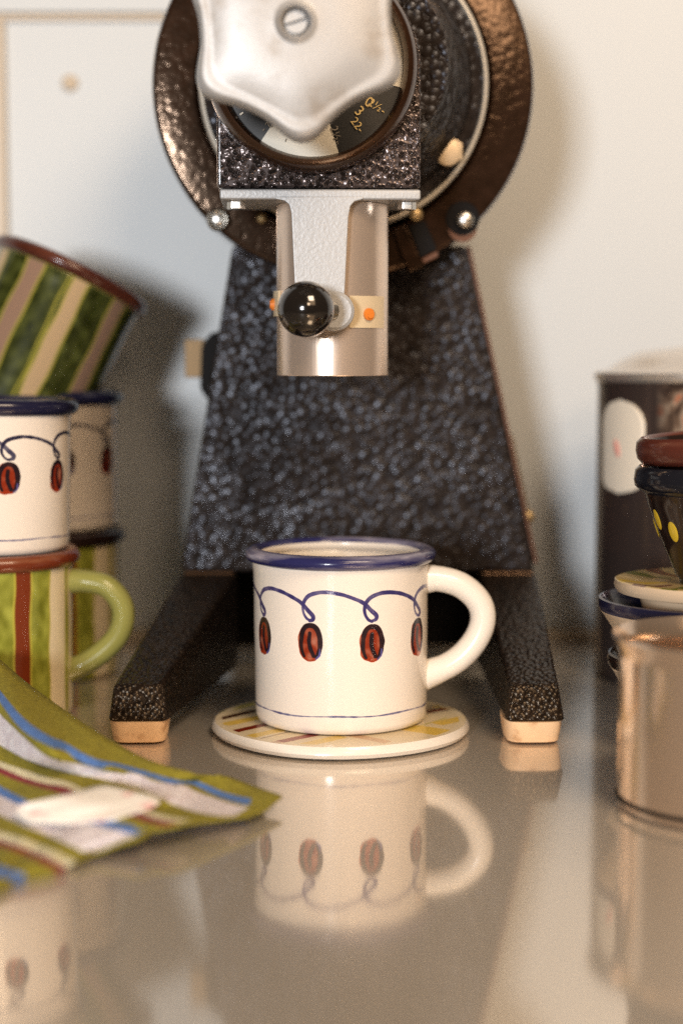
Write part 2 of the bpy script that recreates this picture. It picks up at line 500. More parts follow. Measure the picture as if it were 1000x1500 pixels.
# ------------------------------------------------------------------ setting: worktop and wall
M_counter = mat('brushed_steel_top', (.66, .59, .51), .13, 1.0)
b = B(M_counter)
nt = M_counter.node_tree
tc = N(M_counter, 'ShaderNodeTexCoord')
mpn = N(M_counter, 'ShaderNodeMapping'); mpn.inputs['Scale'].default_value = (1, 26, 1)
nz = N(M_counter, 'ShaderNodeTexNoise'); nz.inputs['Scale'].default_value = 60; nz.inputs['Detail'].default_value = 6
lk(M_counter, tc, 'Object', mpn, 'Vector'); lk(M_counter, mpn, 'Vector', nz, 'Vector')
nz2 = N(M_counter, 'ShaderNodeTexNoise'); nz2.inputs['Scale'].default_value = 9; nz2.inputs['Detail'].default_value = 5
lk(M_counter, tc, 'Object', nz2, 'Vector')
rr = N(M_counter, 'ShaderNodeMapRange'); rr.inputs['From Min'].default_value = .3; rr.inputs['From Max'].default_value = .7
rr.inputs['To Min'].default_value = .035; rr.inputs['To Max'].default_value = .11
lk(M_counter, nz2, 'Fac', rr, 'Value'); lk(M_counter, rr, 'Result', b, 'Roughness')
bp = N(M_counter, 'ShaderNodeBump'); bp.inputs['Strength'].default_value = .008; bp.inputs['Distance'].default_value = .0002
lk(M_counter, nz, 'Fac', bp, 'Height'); lk(M_counter, bp, 'Normal', b, 'Normal')
b2 = N(M_counter, 'ShaderNodeBsdfPrincipled')
b2.inputs['Base Color'].default_value = (.80, .72, .62, 1); b2.inputs['Metallic'].default_value = .35; b2.inputs['Roughness'].default_value = .42
mx = N(M_counter, 'ShaderNodeMixShader'); mx.inputs[0].default_value = .42
out = nt.nodes['Material Output']
nt.links.new(b.outputs[0], mx.inputs[1]); nt.links.new(b2.outputs[0], mx.inputs[2]); nt.links.new(mx.outputs[0], out.inputs[0])

WALLY = 1.085
ct = bm_obj('counter', box(-1.3, 1.3, 0.22, WALLY + .02, -.04, 0, .002), M_counter); ct['kind'] = 'structure'

M_wall = mat('white_wall_panel', (.585, .61, .62), .45, 0); fine_bump(M_wall, 7, .05, .004)
M_trim = mat('tan_trim', (.58, .48, .36), .45)
wl = bm_obj('wall', box(-1.3, 1.3, WALLY, WALLY + .03, 0.0, 1.3), M_wall); wl['kind'] = 'structure'
bm_obj('base_strip', box(-1.3, 1.3, WALLY - .010, WALLY - .0005, .0005, .0075, .001), M_trim, wl)
zt0 = P(100, 31, WALLY).z; zt1 = P(100, 22, WALLY).z
bm_obj('panel_joint', box(-1.3, 0.0, WALLY - .0035, WALLY - .0006, zt0, zt1, .001), M_trim, wl)
bm_obj('upper_panel', box(-1.3, 0.0, WALLY - .006, WALLY - .0004, zt1 + .0004, zt1 + .5, .002), M_wall, wl)
xl = P(10, 200, WALLY).x
bm_obj('edge_trim', box(xl - .016, xl, WALLY - .006, WALLY - .0005, .01, zt0 - .0005, .001), M_trim, wl)
p = P(103, 122, WALLY)
dome('screw', (p.x, WALLY - .001, p.z), .0052, M_trim, wl, flat=.5)


# ------------------------------------------------------------------ mugs
def mug(label, loc, body_mat, rim_mat, handle_mat, hgt=.087, r=.042, rimh=.0042, rimr=.0044, rot=(0, 0, 0), handle=None, inner=None, group=None, base_taper=.0, flute=True):
    t = thing('coffee_mug', label, 'mug', loc, 0, group)
    t.rotation_euler = rot
    s = hgt / .087
    w1 = lambda a, h: .00025 * math.sin(2 * a + 1.3) + .00015 * math.sin(3 * a + h * 40)
    prof = [(0, .0028), (r * .80, .0026), (r * .84, .0006), (r * .90, .0002), (r * .965, .0014), (r * .988, .0040), (r * .992 - base_taper, .010 * s), (r * .994, .03 * s), (r, .05 * s), (r * 1.0, .066 * s), (r * 1.006, .075 * s), (r * 1.02, .0795 * s)]
    inn = [(r * 1.0, .083 * s), (r * .955, .0795 * s), (r * .93, .07 * s), (r * .92, .04 * s), (r * .91, .012 * s), (r * .83, .0062), (0, .0055)]
    pr = prof + inn
    mi = [0] * (len(prof) - 1) + [1] * len(inn)
    lathe('body', pr, [body_mat, inner or M_glaze], t, 60, seg=128, uvh=UVH * (s if hgt < .08 else 1), matidx=mi, wob=w1)
    rc = r * 1.005; zc = hgt - rimh - .0002
    rim = [(rc - .0005 + (rimr if math.cos(q) > 0 else rimr * .75) * math.cos(q), zc + rimh * math.sin(q)) for q in np.linspace(-PI * .5, PI * 1.5, 21)]
    lathe('rim', rim, [rim_mat, inner or M_glaze], t, 70, seg=128, matidx=[0] * 14 + [1] * 6, wob=lambda a, h: .0003 * math.sin(2 * a + .6) + .00025 * math.sin(5 * a) + .0001 * math.sin(11 * a))
    if handle:
        pts, ra, rb, az = handle
        path = smooth_path(pts, 48)
        path = [Vector((q[0] * math.cos(az), q[0] * math.sin(az), q[1])) for q in path]
        n = len(path)
        fl = [1 + .18 * max(0, 1 - i / 5) + .18 * max(0, 1 - (n - 1 - i) / 5) for i in range(n)]
        tube('handle', path, [ra * f for f in fl], [rb * f for f in fl], handle_mat, t, 24, side=Vector((-math.sin(az), math.cos(az), 0)))
    return t


CX, CY = -.0003, .817
CT = .0068
mg = lambda u, v: (P(u, v, CY).x - CX, P(u, v, CY).z - CT)
hp = [mg(618, 848), mg(645, 848), mg(676, 858), mg(700, 880), mg(707, 905), mg(699, 932), mg(680, 957), mg(655, 975), mg(618, 990)]
mug('cream coffee mug with navy rim and painted coffee beans standing on the round coaster', (CX, CY, CT), M_bean, M_navy, M_glaze, hgt=.0845, rimh=.0035, handle=(hp, .0062, .0070, 0.0))

# coaster
cvc = Canvas(768, 768, 128, 128, (226, 208, 172))
def cst(s, a, b, wdt, col, al=.9):
    d = np.array([.72, .69]); n = np.array([.69, -.72]); c = np.array([64, 64])
    p = [c + n * s + d * (a + (b - a) * t) + n * .3 * math.sin(t * 5 + s) for t in np.linspace(0, 1, 8)]
    cvc.stroke(p, wdt, col, al, rough=.05)
yel = (224, 190, 92); ygr = (190, 178, 60); mr = (118, 40, 20); tan = (206, 168, 128); dbr = (70, 38, 22)
def cpx(u0, v0, u1, v1, wdt, col, al=1.0):
    al = min(1, al * 1.3)
    a_, b_ = Pz(u0, v0, CT), Pz(u1, v1, CT)
    f_ = lambda q_: np.array([64 + (q_.x - CX) * 1000, 64 + (q_.y - CY) * 1000])
    p_, q_ = f_(a_), f_(b_); d_ = (q_ - p_) / np.linalg.norm(q_ - p_); n_ = np.array([d_[1], -d_[0]])
    m_ = max(1, int(wdt / 1.6))        # a flat brush: parallel bristle strokes give square ends
    for i_ in range(m_):
        o_ = n_ * (wdt * ((i_ + .5) / m_ - .5)); e_ = rng.uniform(-.4, .4)
        cvc.stroke([p_ + o_ + d_ * e_, q_ + o_ + d_ * e_], wdt / m_ * 1.25, col, al, rough=.05, vary=.08)
for a_ in ((316, 1044, 372, 1030, 5, ygr, .7), (345, 1030, 380, 1020, 6, tan, .5), (330, 1061, 385, 1050, 7, yel, .75), (317, 1054, 374, 1041, 4.2, dbr),
           (345, 1071, 398, 1059, 4.6, mr), (366, 1079, 425, 1066, 6, yel, .7), (376, 1083, 445, 1067, .6, dbr, .7), (398, 1089, 470, 1074, 5, (140, 50, 28)),
           (432, 1094, 500, 1079, 6.5, yel, .65), (512, 1076, 566, 1087, 5.5, tan, .8), (575, 1062, 648, 1073, 13, yel, .75), (600, 1068, 655, 1051, .7, ygr, .7),
           (640, 1060, 684, 1051, 8, yel, .7), (625, 1043, 660, 1037, 4, mr), (640, 1034, 678, 1040, 6, yel, .6), (655, 1030, 684, 1044, 3.5, (150, 110, 60), .7), (560, 1022, 640, 1026, 9, ygr, .6), (470, 1020, 530, 1016, 7, yel, .6)):
    cpx(*a_)
cvc.stroke([(64 + 59.5 * math.cos(t), 64 + 59.5 * math.sin(t)) for t in np.linspace(0, 2 * PI, 90)], 4.0, (230, 214, 184), .85)
M_coaster_top = painted('coaster_paint', cvc)
co = thing('coaster', 'round ceramic coaster with yellow and maroon dashes under the bean mug', 'coaster', (CX, CY, 0))
rc = .0622
prc = [(0, .0004), (rc * .9, .0004), (rc * .975, .0012), (rc, .0032), (rc * .995, .0052), (rc * .975, CT), (rc * .95, CT), (0, CT)]
me = lathe_mesh('slab', prc, seg=128, rfun=lambda t: 1 + .006 * math.cos(2 * t + .8) + .007 * math.cos(4 * t + .5) + .003 * math.sin(5 * t), matidx=[0, 0, 0, 0, 0, 1, 1])
ul = me.uv_layers.new(name='UVMap')
for lp in me.loops:
    v = me.vertices[lp.vertex_index].co; ul.data[lp.index].uv = (.5 + v.x / .128, .5 + v.y / .128)
link('slab', me, [M_glaze, M_coaster_top], co, 40)

# left front stack
LX, LY = -.1786, .86
lm = lambda u, v: (P(u, v, LY).x - LX, P(u, v, LY).z)
hg = [lm(95, 851), lm(125, 851), lm(155, 858), lm(176, 880), (lm(181, 905)), lm(172, 932), lm(150, 955), lm(125, 972), lm(95, 985)]
mug('striped green mug with red-brown rim, at the bottom of the front stack behind the towel', (LX, LY, 0), M_stripe, M_redrim, M_greenglaze, hgt=.0855, handle=(hg, .0058, .0065, 0.0), inner=M_greenglaze)
mug('cream bean mug with dark navy rim standing on top of the front green striped mug', (LX - .0006, LY, .0850), M_bean2, M_navydark, M_glaze, hgt=.0770, r=.0415, rot=(0, R(1.2), R(6)), handle=None)
# left back stack
BX, BY = -.1700, .975
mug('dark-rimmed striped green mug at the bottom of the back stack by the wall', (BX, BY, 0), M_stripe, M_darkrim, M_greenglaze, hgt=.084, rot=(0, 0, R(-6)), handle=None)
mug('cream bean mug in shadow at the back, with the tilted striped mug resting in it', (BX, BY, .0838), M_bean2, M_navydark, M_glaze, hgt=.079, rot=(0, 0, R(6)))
tc_ = P(110, 395, BY)
q = Matrix.Rotation(R(25), 4, 'Y') @ Matrix.Rotation(R(-8), 4, 'X')
axis = q.to_3x3() @ Vector((0, 0, 1))
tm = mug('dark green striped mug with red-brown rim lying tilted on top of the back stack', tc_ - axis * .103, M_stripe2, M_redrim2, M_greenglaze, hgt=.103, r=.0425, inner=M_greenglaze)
tm.rotation_euler = q.to_euler()

# ------------------------------------------------------------------ tea towel
def cloth():
    cols = dict(o=0, b=1, l=2, c=3, m=4)
    rows = [  # (material below this row, points left to right (px), z left, z hem)
        ('o', [(0, 969), (34, 999), (86, 1037), (150, 1080), (215, 1115), (275, 1132), (322, 1137), (370, 1154), (413, 1169)], .040, .004),
        ('b', [(0, 1014), (36, 1057), (72, 1082), (94, 1091), (137, 1114), (173, 1122), (216, 1134), (252, 1144), (281, 1144), (320, 1161), (350, 1170), (400, 1179)], .034, .0035),
        ('o', [(0, 1027), (36, 1070), (72, 1094), (94, 1103), (137, 1121), (173, 1128), (216, 1141), (252, 1151), (281, 1153), (320, 1171), (350, 1180), (392, 1187)], .0325, .003),
        ('l', [(0, 1043), (40, 1080), (72, 1106), (108, 1117), (155, 1124), (202, 1138), (230, 1149), (266, 1154), (288, 1164), (320, 1175), (350, 1184), (388, 1189)], .0275, .003),
        ('o', [(0, 1093), (30, 1108), (54, 1118), (108, 1134), (144, 1143), (194, 1155), (230, 1169), (252, 1181), (275, 1190), (300, 1196), (330, 1200), (360, 1199)], .0165, .0035),
        ('c', [(0, 1118), (36, 1131), (72, 1143), (99, 1149), (130, 1163), (170, 1174), (205, 1185), (232, 1196), (262, 1203), (300, 1206)], .0120, .006),
        ('m', [(0, 1127), (56, 1149), (97, 1157), (125, 1171), (165, 1182), (198, 1192), (224, 1202), (250, 1208), (276, 1209)], .0108, .007),
        ('o', [(0, 1136), (40, 1152), (90, 1166), (120, 1178), (155, 1189), (190, 1200), (215, 1208), (235, 1213), (256, 1214)], .0098, .007),
        ('b', [(0, 1154), (34, 1172), (60, 1184), (95, 1192), (130, 1199), (160, 1205), (185, 1211), (202, 1216), (222, 1220)], .0075, .0065),
        ('l', [(0, 1168), (34, 1184), (58, 1193), (92, 1202), (125, 1209), (150, 1215), (172, 1220), (192, 1225), (209, 1230)], .0060, .006),
        ('o', [(0, 1197), (30, 1211), (50, 1219), (70, 1227), (90, 1236), (105, 1243), (118, 1248), (132, 1251), (146, 1251)], .0042, .0015),
        ('c', [(0, 1222), (25, 1229), (45, 1236), (62, 1243), (78, 1250), (88, 1254), (96, 1258), (103, 1261), (110, 1265)], .0030, .0012),
        ('m', [(0, 1234), (22, 1241), (40, 1248), (56, 1254), (70, 1260), (80, 1265), (86, 1268), (91, 1271), (96, 1273)], .0025, .001),
        ('o', [(0, 1243), (20, 1250), (36, 1256), (50, 1262), (60, 1267), (68, 1270), (74, 1273), (80, 1276), (85, 1276)], .0022, .001),
        ('b', [(0, 1272), (8, 1275), (14, 1277), (20, 1279), (25, 1281), (29, 1282), (33, 1283), (36, 1284), (40, 1284)], .0013, .0009),
        ('o', [(-8, 1286), (0, 1288), (4, 1289), (8, 1290), (11, 1290), (14, 1291), (16, 1291), (18, 1291), (20, 1291)], .0010, .0009),
        ('o', [(-20, 1304), (-16, 1304), (-12, 1304), (-10, 1303), (-8, 1303), (-6, 1303), (-4, 1303), (-2, 1302), (0, 1302)], .0010, .0009)]
    NC = 72
    grid = []; mi = []
    for ri, (c, pts, z0, z1) in enumerate(rows):
        line = smooth_path(pts, NC); xs = [q[0] for q in line]
        row = []
        for k, q in enumerate(line):
            t = k / NC
            z = z1 + (z0 - z1) * (1 - t) ** 1.6 + .0016 * math.sin(t * PI) * math.sin(t * 7 + ri * .35) ** 2
            z += .0007 * math.sin(t * 23 + ri * .9) * math.sin(ri * .55 + t * 5) * (1 if t < .93 else 0) + (.0009 if k > NC - 6 and ri < 12 else 0)
            row.append(Pz(q[0], q[1], max(z, .0008)))
        d = Vector((-.07, .012, .006 if z0 > .01 else 0))
        ext = [row[0] + d * (k / 8) for k in range(8, 0, -1)]
        grid.append(ext + row)
    # sub-rows between measured rows
    G = []; MI = []
    for i in range(len(grid) - 1):
        n = 4 if i in (0, 3, 4, 9, 10) else 3
        for s in range(n):
            t = s / n
            G.append([a.lerp(b_, t) for a, b_ in zip(grid[i], grid[i + 1])]); MI.append((cols[rows[i][0]], i))
    G.append(grid[-1])
    nc = len(G[0]); vs = [p for r_ in G for p in r_]; fs = []; fm = []
    for i in range(len(G) - 1):
        for k in range(nc - 1):
            fs.append((i * nc + k, i * nc + k + 1, (i + 1) * nc + k + 1, (i + 1) * nc + k))
            c, ri = MI[i]
            if ri < 10 and k >= nc - 5: c = 0
            fm.append(c)
    me = raw('tea_towel', vs, fs); me.polygons.foreach_set('material_index', fm)
    uv = me.uv_layers.new(name='UVMap')
    for lp in me.loops:
        v = lp.vertex_index; uv.data[lp.index].uv = ((v % nc) / nc, (v // nc) / len(G))
    return me, G


def fabric(name, col):
    m = mat(name, col, .9, 0)
    tcn = N(m, 'ShaderNodeTexCoord')
    w1 = N(m, 'ShaderNodeTexWave', wave_type='BANDS', bands_direction='DIAGONAL'); w1.inputs['Scale'].default_value = 330; w1.inputs['Distortion'].default_value = 1.2
    w2 = N(m, 'ShaderNodeTexWave', wave_type='BANDS', bands_direction='X'); w2.inputs['Scale'].default_value = 400; w2.inputs['Distortion'].default_value = 1.5
    mu = N(m, 'ShaderNodeMath', operation='ADD'); lk(m, tcn, 'Object', w1, 'Vector'); lk(m, tcn, 'Object', w2, 'Vector')
    lk(m, w1, 'Fac', mu, 0); lk(m, w2, 'Fac', mu, 1)
    bp = N(m, 'ShaderNodeBump'); bp.inputs['Strength'].default_value = .7; bp.inputs['Distance'].default_value = .0003
    lk(m, mu, 'Value', bp, 'Height'); lk(m, bp, 'Normal', B(m), 'Normal')
    nz = N(m, 'ShaderNodeTexNoise'); nz.inputs['Scale'].default_value = 500; nz.inputs['Detail'].default_value = 3; lk(m, tcn, 'Object', nz, 'Vector')
    r = ramp(m, [(.3, tuple(x * .72 for x in col)), (.7, tuple(min(x * 1.18, .9) for x in col))])
    lk(m, nz, 'Fac', r, 'Fac'); lk(m, r, 'Color', B(m), 'Base Color')
    return m


FM = [fabric('olive_cloth', (.29, .25, .02)), fabric('blue_cloth', (.10, .22, .56)), fabric('lilac_cloth', (.88, .74, .80)), fabric('cream_cloth', (.84, .75, .52)), fabric('maroon_cloth', (.26, .03, .04))]
me, G = cloth()
tw = link('tea_towel', me, FM, None, 80)
tw['label'] = 'olive green tea towel with blue, lilac, cream and maroon stripes lying at the front left'; tw['category'] = 'tea towel'
sd = tw.modifiers.new('thick', 'SOLIDIFY'); sd.thickness = .0011; sd.offset = -1
# sewn label: follows the towel
def tow(u, v, lift=.0011):
    """nearest towel point seen at the photo pixel, a little above it"""
    d = ray(u, v).normalized(); o = Vector((0, 0, H)); best = None
    for r_ in G:
        for p_ in r_:
            e = (p_ - o).cross(d).length
            if best is None or e < best[0]: best = (e, p_.z)
    return best[1] + lift
tagpx = [[(36, 1176), (96, 1163), (151, 1149)], [(28, 1182), (110, 1172), (194, 1158)], [(20, 1188), (118, 1181), (232, 1168)], [(30, 1197), (115, 1192), (226, 1181)], [(46, 1205), (100, 1206), (168, 1200)]]
tl = []
for r_ in tagpx:
    tl.append([np.array(r_[0]) + (np.array(r_[1]) - np.array(r_[0])) * min(1, k / 7) + (np.array(r_[2]) - np.array(r_[1])) * max(0, (k - 7) / 7) for k in range(15)])
tl2 = []
for k in range(15):
    tl2.append(smooth_path([r_[k] for r_ in tl], 10))
zs = [[tow(q[0], q[1]) for q in cc] for cc in tl2]
zs = np.array(zs)
for _ in range(4):
    zp = np.pad(zs, 1, mode='edge'); zs = (zp[1:-1, 1:-1] * 2 + zp[:-2, 1:-1] + zp[2:, 1:-1] + zp[1:-1, :-2] + zp[1:-1, 2:]) / 6
vs = [Pz(q[0], q[1], zs[k][j] + .0006 + .0028 * (1 - j / 10)) for k, cc in enumerate(tl2) for j, q in enumerate(cc)]
fs = [(k * 11 + j, k * 11 + j + 1, (k + 1) * 11 + j + 1, (k + 1) * 11 + j) for k in range(14) for j in range(10)]
M_tag = mat('white_tape_label', (.90, .87, .82), .8)
tcn = N(M_tag, 'ShaderNodeTexCoord'); nz = N(M_tag, 'ShaderNodeTexNoise'); nz.inputs['Scale'].default_value = 130; nz.inputs['Detail'].default_value = 2
lk(M_tag, tcn, 'Object', nz, 'Vector'); rp = ramp(M_tag, [(.58, (.90, .86, .80)), (.70, (.84, .52, .50))]); lk(M_tag, nz, 'Fac', rp, 'Fac'); lk(M_tag, rp, 'Color', B(M_tag), 'Base Color')
tg = link('care_label', raw('care_label', vs, fs), M_tag, tw, 80)
tg['label'] = 'white woven label with faint red print'
sd = tg.modifiers.new('thick', 'SOLIDIFY'); sd.thickness = .0006; sd.offset = -1

# ------------------------------------------------------------------ coffee grinder
g = thing('coffee_grinder', 'large dark hammered-enamel coffee grinder with silver hand wheel behind the bean mug', 'coffee grinder', GO, PSI)
M_worn_highlight = mat('worn_edge_highlight', (.16, .09, .05), .34, .6); fine_bump(M_worn_highlight, 350, .5, .0004)  # bronze tone standing in for the highlight on worn leg shoulders
# pedestal
c = [L(340, 360, 0), L(684, 360, 0), L(783, 837, 0), L(265, 837, 0)]
cx0 = (c[0].x + c[1].x) / 2
pts = [(c[3].x, c[3].z), (c[2].x, c[2].z), (c[1].x, c[1].z), (c[0].x, c[0].z)]
bm_obj('pedestal', prism(pts, 0, .085, .003, 3), M_hammer_body, g)
zb = c[3].z
bm_obj('pedestal_edge', prism([(c[2].x + .0004, c[2].z + .004), (c[2].x + .0022, c[2].z + .004), (c[1].x + .0022, c[1].z), (c[1].x + .0004, c[1].z)], .004, .08, .0005), M_rust, g)
# black plate standing in for the deep shade between the legs
bm_obj('cavity_shade_plate', box(c[3].x + .012, c[2].x - .012, .06, .084, .0125, zb - .0003, .002), M_black, g)
def leg(b0, b1, f0, f1, g0, g1, yfront=-.137):
    yb = -.004
    tb0, tb1 = L(b0[0], b0[1], yb), L(b1[0], b1[1], yb)
    yf = L(*f0, 0)
    dx = PSI
    def at(px, yl): return L(px[0], px[1], yl)
    # keep the two feet level with each other: depth from the counter contact
    tf0, tf1 = at(f0, yfront + .006), at(f1, yfront + .006)
    bf0, bf1 = at(g0, yfront), at(g1, yfront)
    z0 = .0118
    V = lambda p, y, z: Vector((p.x, y, z))
    zt = (tb0.z + tb1.z) / 2; ztf = (tf0.z + tf1.z) / 2
    cs = [V(bf0, yfront, z0), V(bf1, yfront, z0), V(tb1, .07, z0), V(tb0, .07, z0),
          V(tf0, yfront + .006, ztf), V(tf1, yfront + .006, ztf), V(tb1, yb, zt), V(tb0, yb, zt)]
    # insert the top-back flat: split into a front wedge and a rear block
    ob = bm_obj('leg', hexa([cs[0], cs[1], V(tb1, yb, z0), V(tb0, yb, z0), cs[4], cs[5], cs[6], cs[7]], .0022), M_hammer_leg, g)
    bm_obj('leg_root', box(min(tb0.x, tb1.x), max(tb0.x, tb1.x), yb + .0003, .084, z0, zb - .0004, .0015), M_hammer_leg, ob)
    tube('shoulder_highlight', [(min(tb0.x, tb1.x) + .002, yb - .0004, zt - .0016), (max(tb0.x, tb1.x) - .002, yb - .0004, zt - .0016)], .0022, .0022, M_worn_highlight, ob, 12, side=Vector((0, 1, 0)))  # bar added for the warm highlight along the worn shoulder
    # rubber foot, wider at the top
    xa, xb = bf0.x, bf1.x
    m_ = (xa + xb) / 2; hw = (xb - xa) / 2
    def ring(k, z, y0, y1):
        n = 40; out = []
        for i in range(n):
            t = 2 * PI * i / n
            ex = .5
            sx = math.copysign(abs(math.cos(t)) ** ex, math.cos(t)); sy = math.copysign(abs(math.sin(t)) ** ex, math.sin(t))
            out.append(Vector((m_ + hw * k * sx, (y0 + y1) / 2 + (y1 - y0) / 2 * k * sy, z)))
        return out
    rs = [ring(.86, .0006, yfront + .003, yfront + .031), ring(.90, .0014, yfront + .001, yfront + .033), ring(.96, .007, yfront - .0006, yfront + .034), ring(1.0, z0 - .0002, yfront - .0008, yfront + .034)]
    vs = [v for r_ in rs for v in r_]; n = 40
    fs = [(i * n + k, i * n + (k + 1) % n, (i + 1) * n + (k + 1) % n, (i + 1) * n + k) for i in range(3) for k in range(n)] + [tuple(range(n))[::-1], tuple(3 * n + k for k in range(n))]
    link('rubber_foot', raw('rubber_foot', vs, fs), M_foot, ob, 40)
leg((266, 838), (346, 838), (166, 1003), (236, 1003), (158, 1052), (246, 1052), -.1400)
leg((702, 838), (784, 838), (746, 1003), (817, 1003), (741, 1052), (827, 1052), -.1465)

# rear flange
_a, _b = L(222, 125, -.03), L(783, 125, -.03); fc = (_a + _b) / 2; fr = (_b.x - _a.x) / 2
prf = [(.04, -.012), (.0755, -.012), (.0755, -.0275), (.0775, -.030), (fr - .0035, -.030), (fr - .001, -.0288), (fr, -.026), (fr, .022), (fr - .003, .026), (.03, .026)]
lathe('rear_flange', prf, M_flange, g, 35, seg=160, axis='Y', centre=(fc.x, 0, fc.z))
# front disc with concentric swellings
_a, _b = L(293, 121, -.042), L(713, 121, -.042); dc = (_a + _b) / 2; dr = (_b.x - _a.x) / 2
prd = [(.02, -.100), (.0475, -.100), (.0495, -.094), (.0500, -.080), (.0535, -.074), (.0565, -.068), (.0570, -.060), (.0590, -.056), (.0625, -.053), (.0640, -.047), (.0655, -.0425), (dr - .0022, -.0405), (dr - .002, -.028), (.03, -.02)]
lathe('burr_housing', prd, M_hammer_body, g, 40, seg=160, axis='Y', centre=(dc.x, 0, dc.z))
pre = [(dr - .0019, -.030), (dr - .0019, -.0412), (dr - .0012, -.0424), (dr + .0002, -.0420), (dr + .0009, -.0405), (dr + .0009, -.030)]
lathe('housing_trim_ring', pre, mat('worn_aluminium_edge', (.80, .74, .64), .40, .5), g, 50, seg=160, axis='Y', centre=(dc.x, 0, dc.z))
# gear case: square below, round above
YF = -.130
rc_ = L(457, 92, -.142)
hb = L(318, 275, YF); hb2 = L(616, 275, YF)
hw = (hb2.x - hb.x) / 2; mx_ = (hb2.x + hb.x) / 2
pts = [(hb.x, hb.z), (hb2.x, hb2.z if abs(hb2.z - hb.z) < .0002 else hb.z)] + [(mx_ + hw * math.cos(t), rc_.z - .0 + hw * math.sin(t)) for t in np.linspace(0, PI, 40)]
bm_obj('gear_case', prism(pts, YF, -.045, .0022, 3), M_hammer_case, g)
# bezel, dial
ro = L(612, 92, -.142).x - rc_.x
prb = [(ro - .0058, -.128), (ro - .0066, -.1385), (ro - .0060, -.1425), (ro - .0045, -.1448), (ro - .0025, -.1440), (ro - .0018, -.1425), (ro - .0008, -.1412), (ro, -.1385), (ro + .0006, -.134), (ro + .0002, -.1285)]
lathe('dial_bezel', prb, M_bezel, g, 60, seg=144, axis='Y', centre=(rc_.x, 0, rc_.z))
dp = lathe('dial_plate', [(0, -.1372), (ro - .0055, -.1372)], M_dial, g, seg=96, axis='Y', centre=(rc_.x, 0, rc_.z))
def sector(a0, a1, r0, r1, y):
    n = 30; vs = []; fs = []
    for i in range(n + 1):
        a = R(a0 + (a1 - a0) * i / n)
        vs += [(rc_.x + r0 * math.cos(a), y, rc_.z + r0 * math.sin(a)), (rc_.x + r1 * math.cos(a), y, rc_.z + r1 * math.sin(a))]
    for i in range(n): fs.append((2 * i, 2 * i + 2, 2 * i + 3, 2 * i + 1))
    return raw('dial_sector', vs, fs)
link('dial_sector', sector(-124, -73, .02, ro - .0062, -.1377), M_dialw, dp)
link('dial_sector', sector(-14, 40, .02, ro - .0062, -.1377), M_dialw, dp)
def text(s, a, r, size, m, yo=-.1381, spin=0):
    cu = bpy.data.curves.new('dial_mark', 'FONT'); cu.body = s; cu.size = size; cu.align_x = 'CENTER'; cu.align_y = 'CENTER'; cu.extrude = .00004
    o = bpy.data.objects.new('tmp', cu); C.objects.link(o)
    dg = bpy.context.evaluated_depsgraph_get(); me = bpy.data.meshes.new_from_object(o.evaluated_get(dg))
    bpy.data.objects.remove(o)
    for v in me.vertices: v.co.x *= 1.0
    o = bpy.data.objects.new('dial_mark', me); me.materials.clear(); me.materials.append(m); C.objects.link(o); o.parent = dp
    a = R(a)
    o.matrix_local = Matrix.Translation((rc_.x + r * math.cos(a), yo, rc_.z + r * math.sin(a))) @ Matrix.Rotation(-(a + R(spin)), 4, 'Y') @ Matrix.Rotation(PI / 2, 4, 'X')
def dpos(u, v):
    q_ = L(u, v, -.1381); return math.degrees(math.atan2(q_.z - rc_.z, q_.x - rc_.x)), math.hypot(q_.z - rc_.z, q_.x - rc_.x)
for s, u, v, m_, sz in (('22-', 523, 183, M_gold, .0052), ('3', 526, 163, M_gold, .0066), ('0', 540, 150, M_gold, .0066), ('2½-', 552, 156, M_gold, .0052),
                        ('2 -', 391, 186, M_ink, .0050), ('-', 420, 206, M_ink, .0058), ('2½-', 492, 198, M_ink, .0050), ('-', 355, 168, M_dialw, .0075), ('-', 598, 62, M_ink, .006), ('-', 599, 84, M_ink, .006)):
    a_, r_ = dpos(u, v); text(s, a_, r_, sz, m_)
# hand wheel
kc = L(433, 36, -.206)
def lob(t, s): return .0432 + .0041 * (math.cos(6 * (t - R(-86)))) * s ** 3 + .0006 * math.cos(12 * (t - R(-86))) * s ** 3
kp = [(.115, -.209), (.125, -.2102), (.14, -.2136), (.155, -.2145), (.17, -.2143), (.19, -.2130), (.22, -.2124), (.35, -.2125), (.55, -.2122), (.72, -.2112), (.82, -.2098), (.88, -.2094), (.925, -.2098), (.96, -.2092), (.985, -.2070), (1.0, -.2040), (.998, -.2000), (.98, -.1975), (.94, -.1965), (.80, -.1975), (.4, -.199), (.17, -.199)]
n = len(kp); SG = 192; vs = []; fs = []
for i in range(SG):
    t = 2 * PI * i / SG
    for s, y in kp:
        r_ = s * lob(t, s); vs.append((kc.x + r_ * math.cos(t), y, kc.z + r_ * math.sin(t)))
for i in range(SG):
    for j in range(n - 1):
        a_, b_ = i * n + j, ((i + 1) % SG) * n + j; fs.append((a_, b_, b_ + 1, a_ + 1))
me = raw('hand_wheel', vs, fs); bm = bmesh.new(); bm.from_mesh(me); bmesh.ops.recalc_face_normals(bm, faces=bm.faces); bm.to_mesh(me); bm.free()
hwl = link('hand_wheel', me, M_knob, g, 60)
dx_ = kc
sc_o = L(433, 34, -.2105)
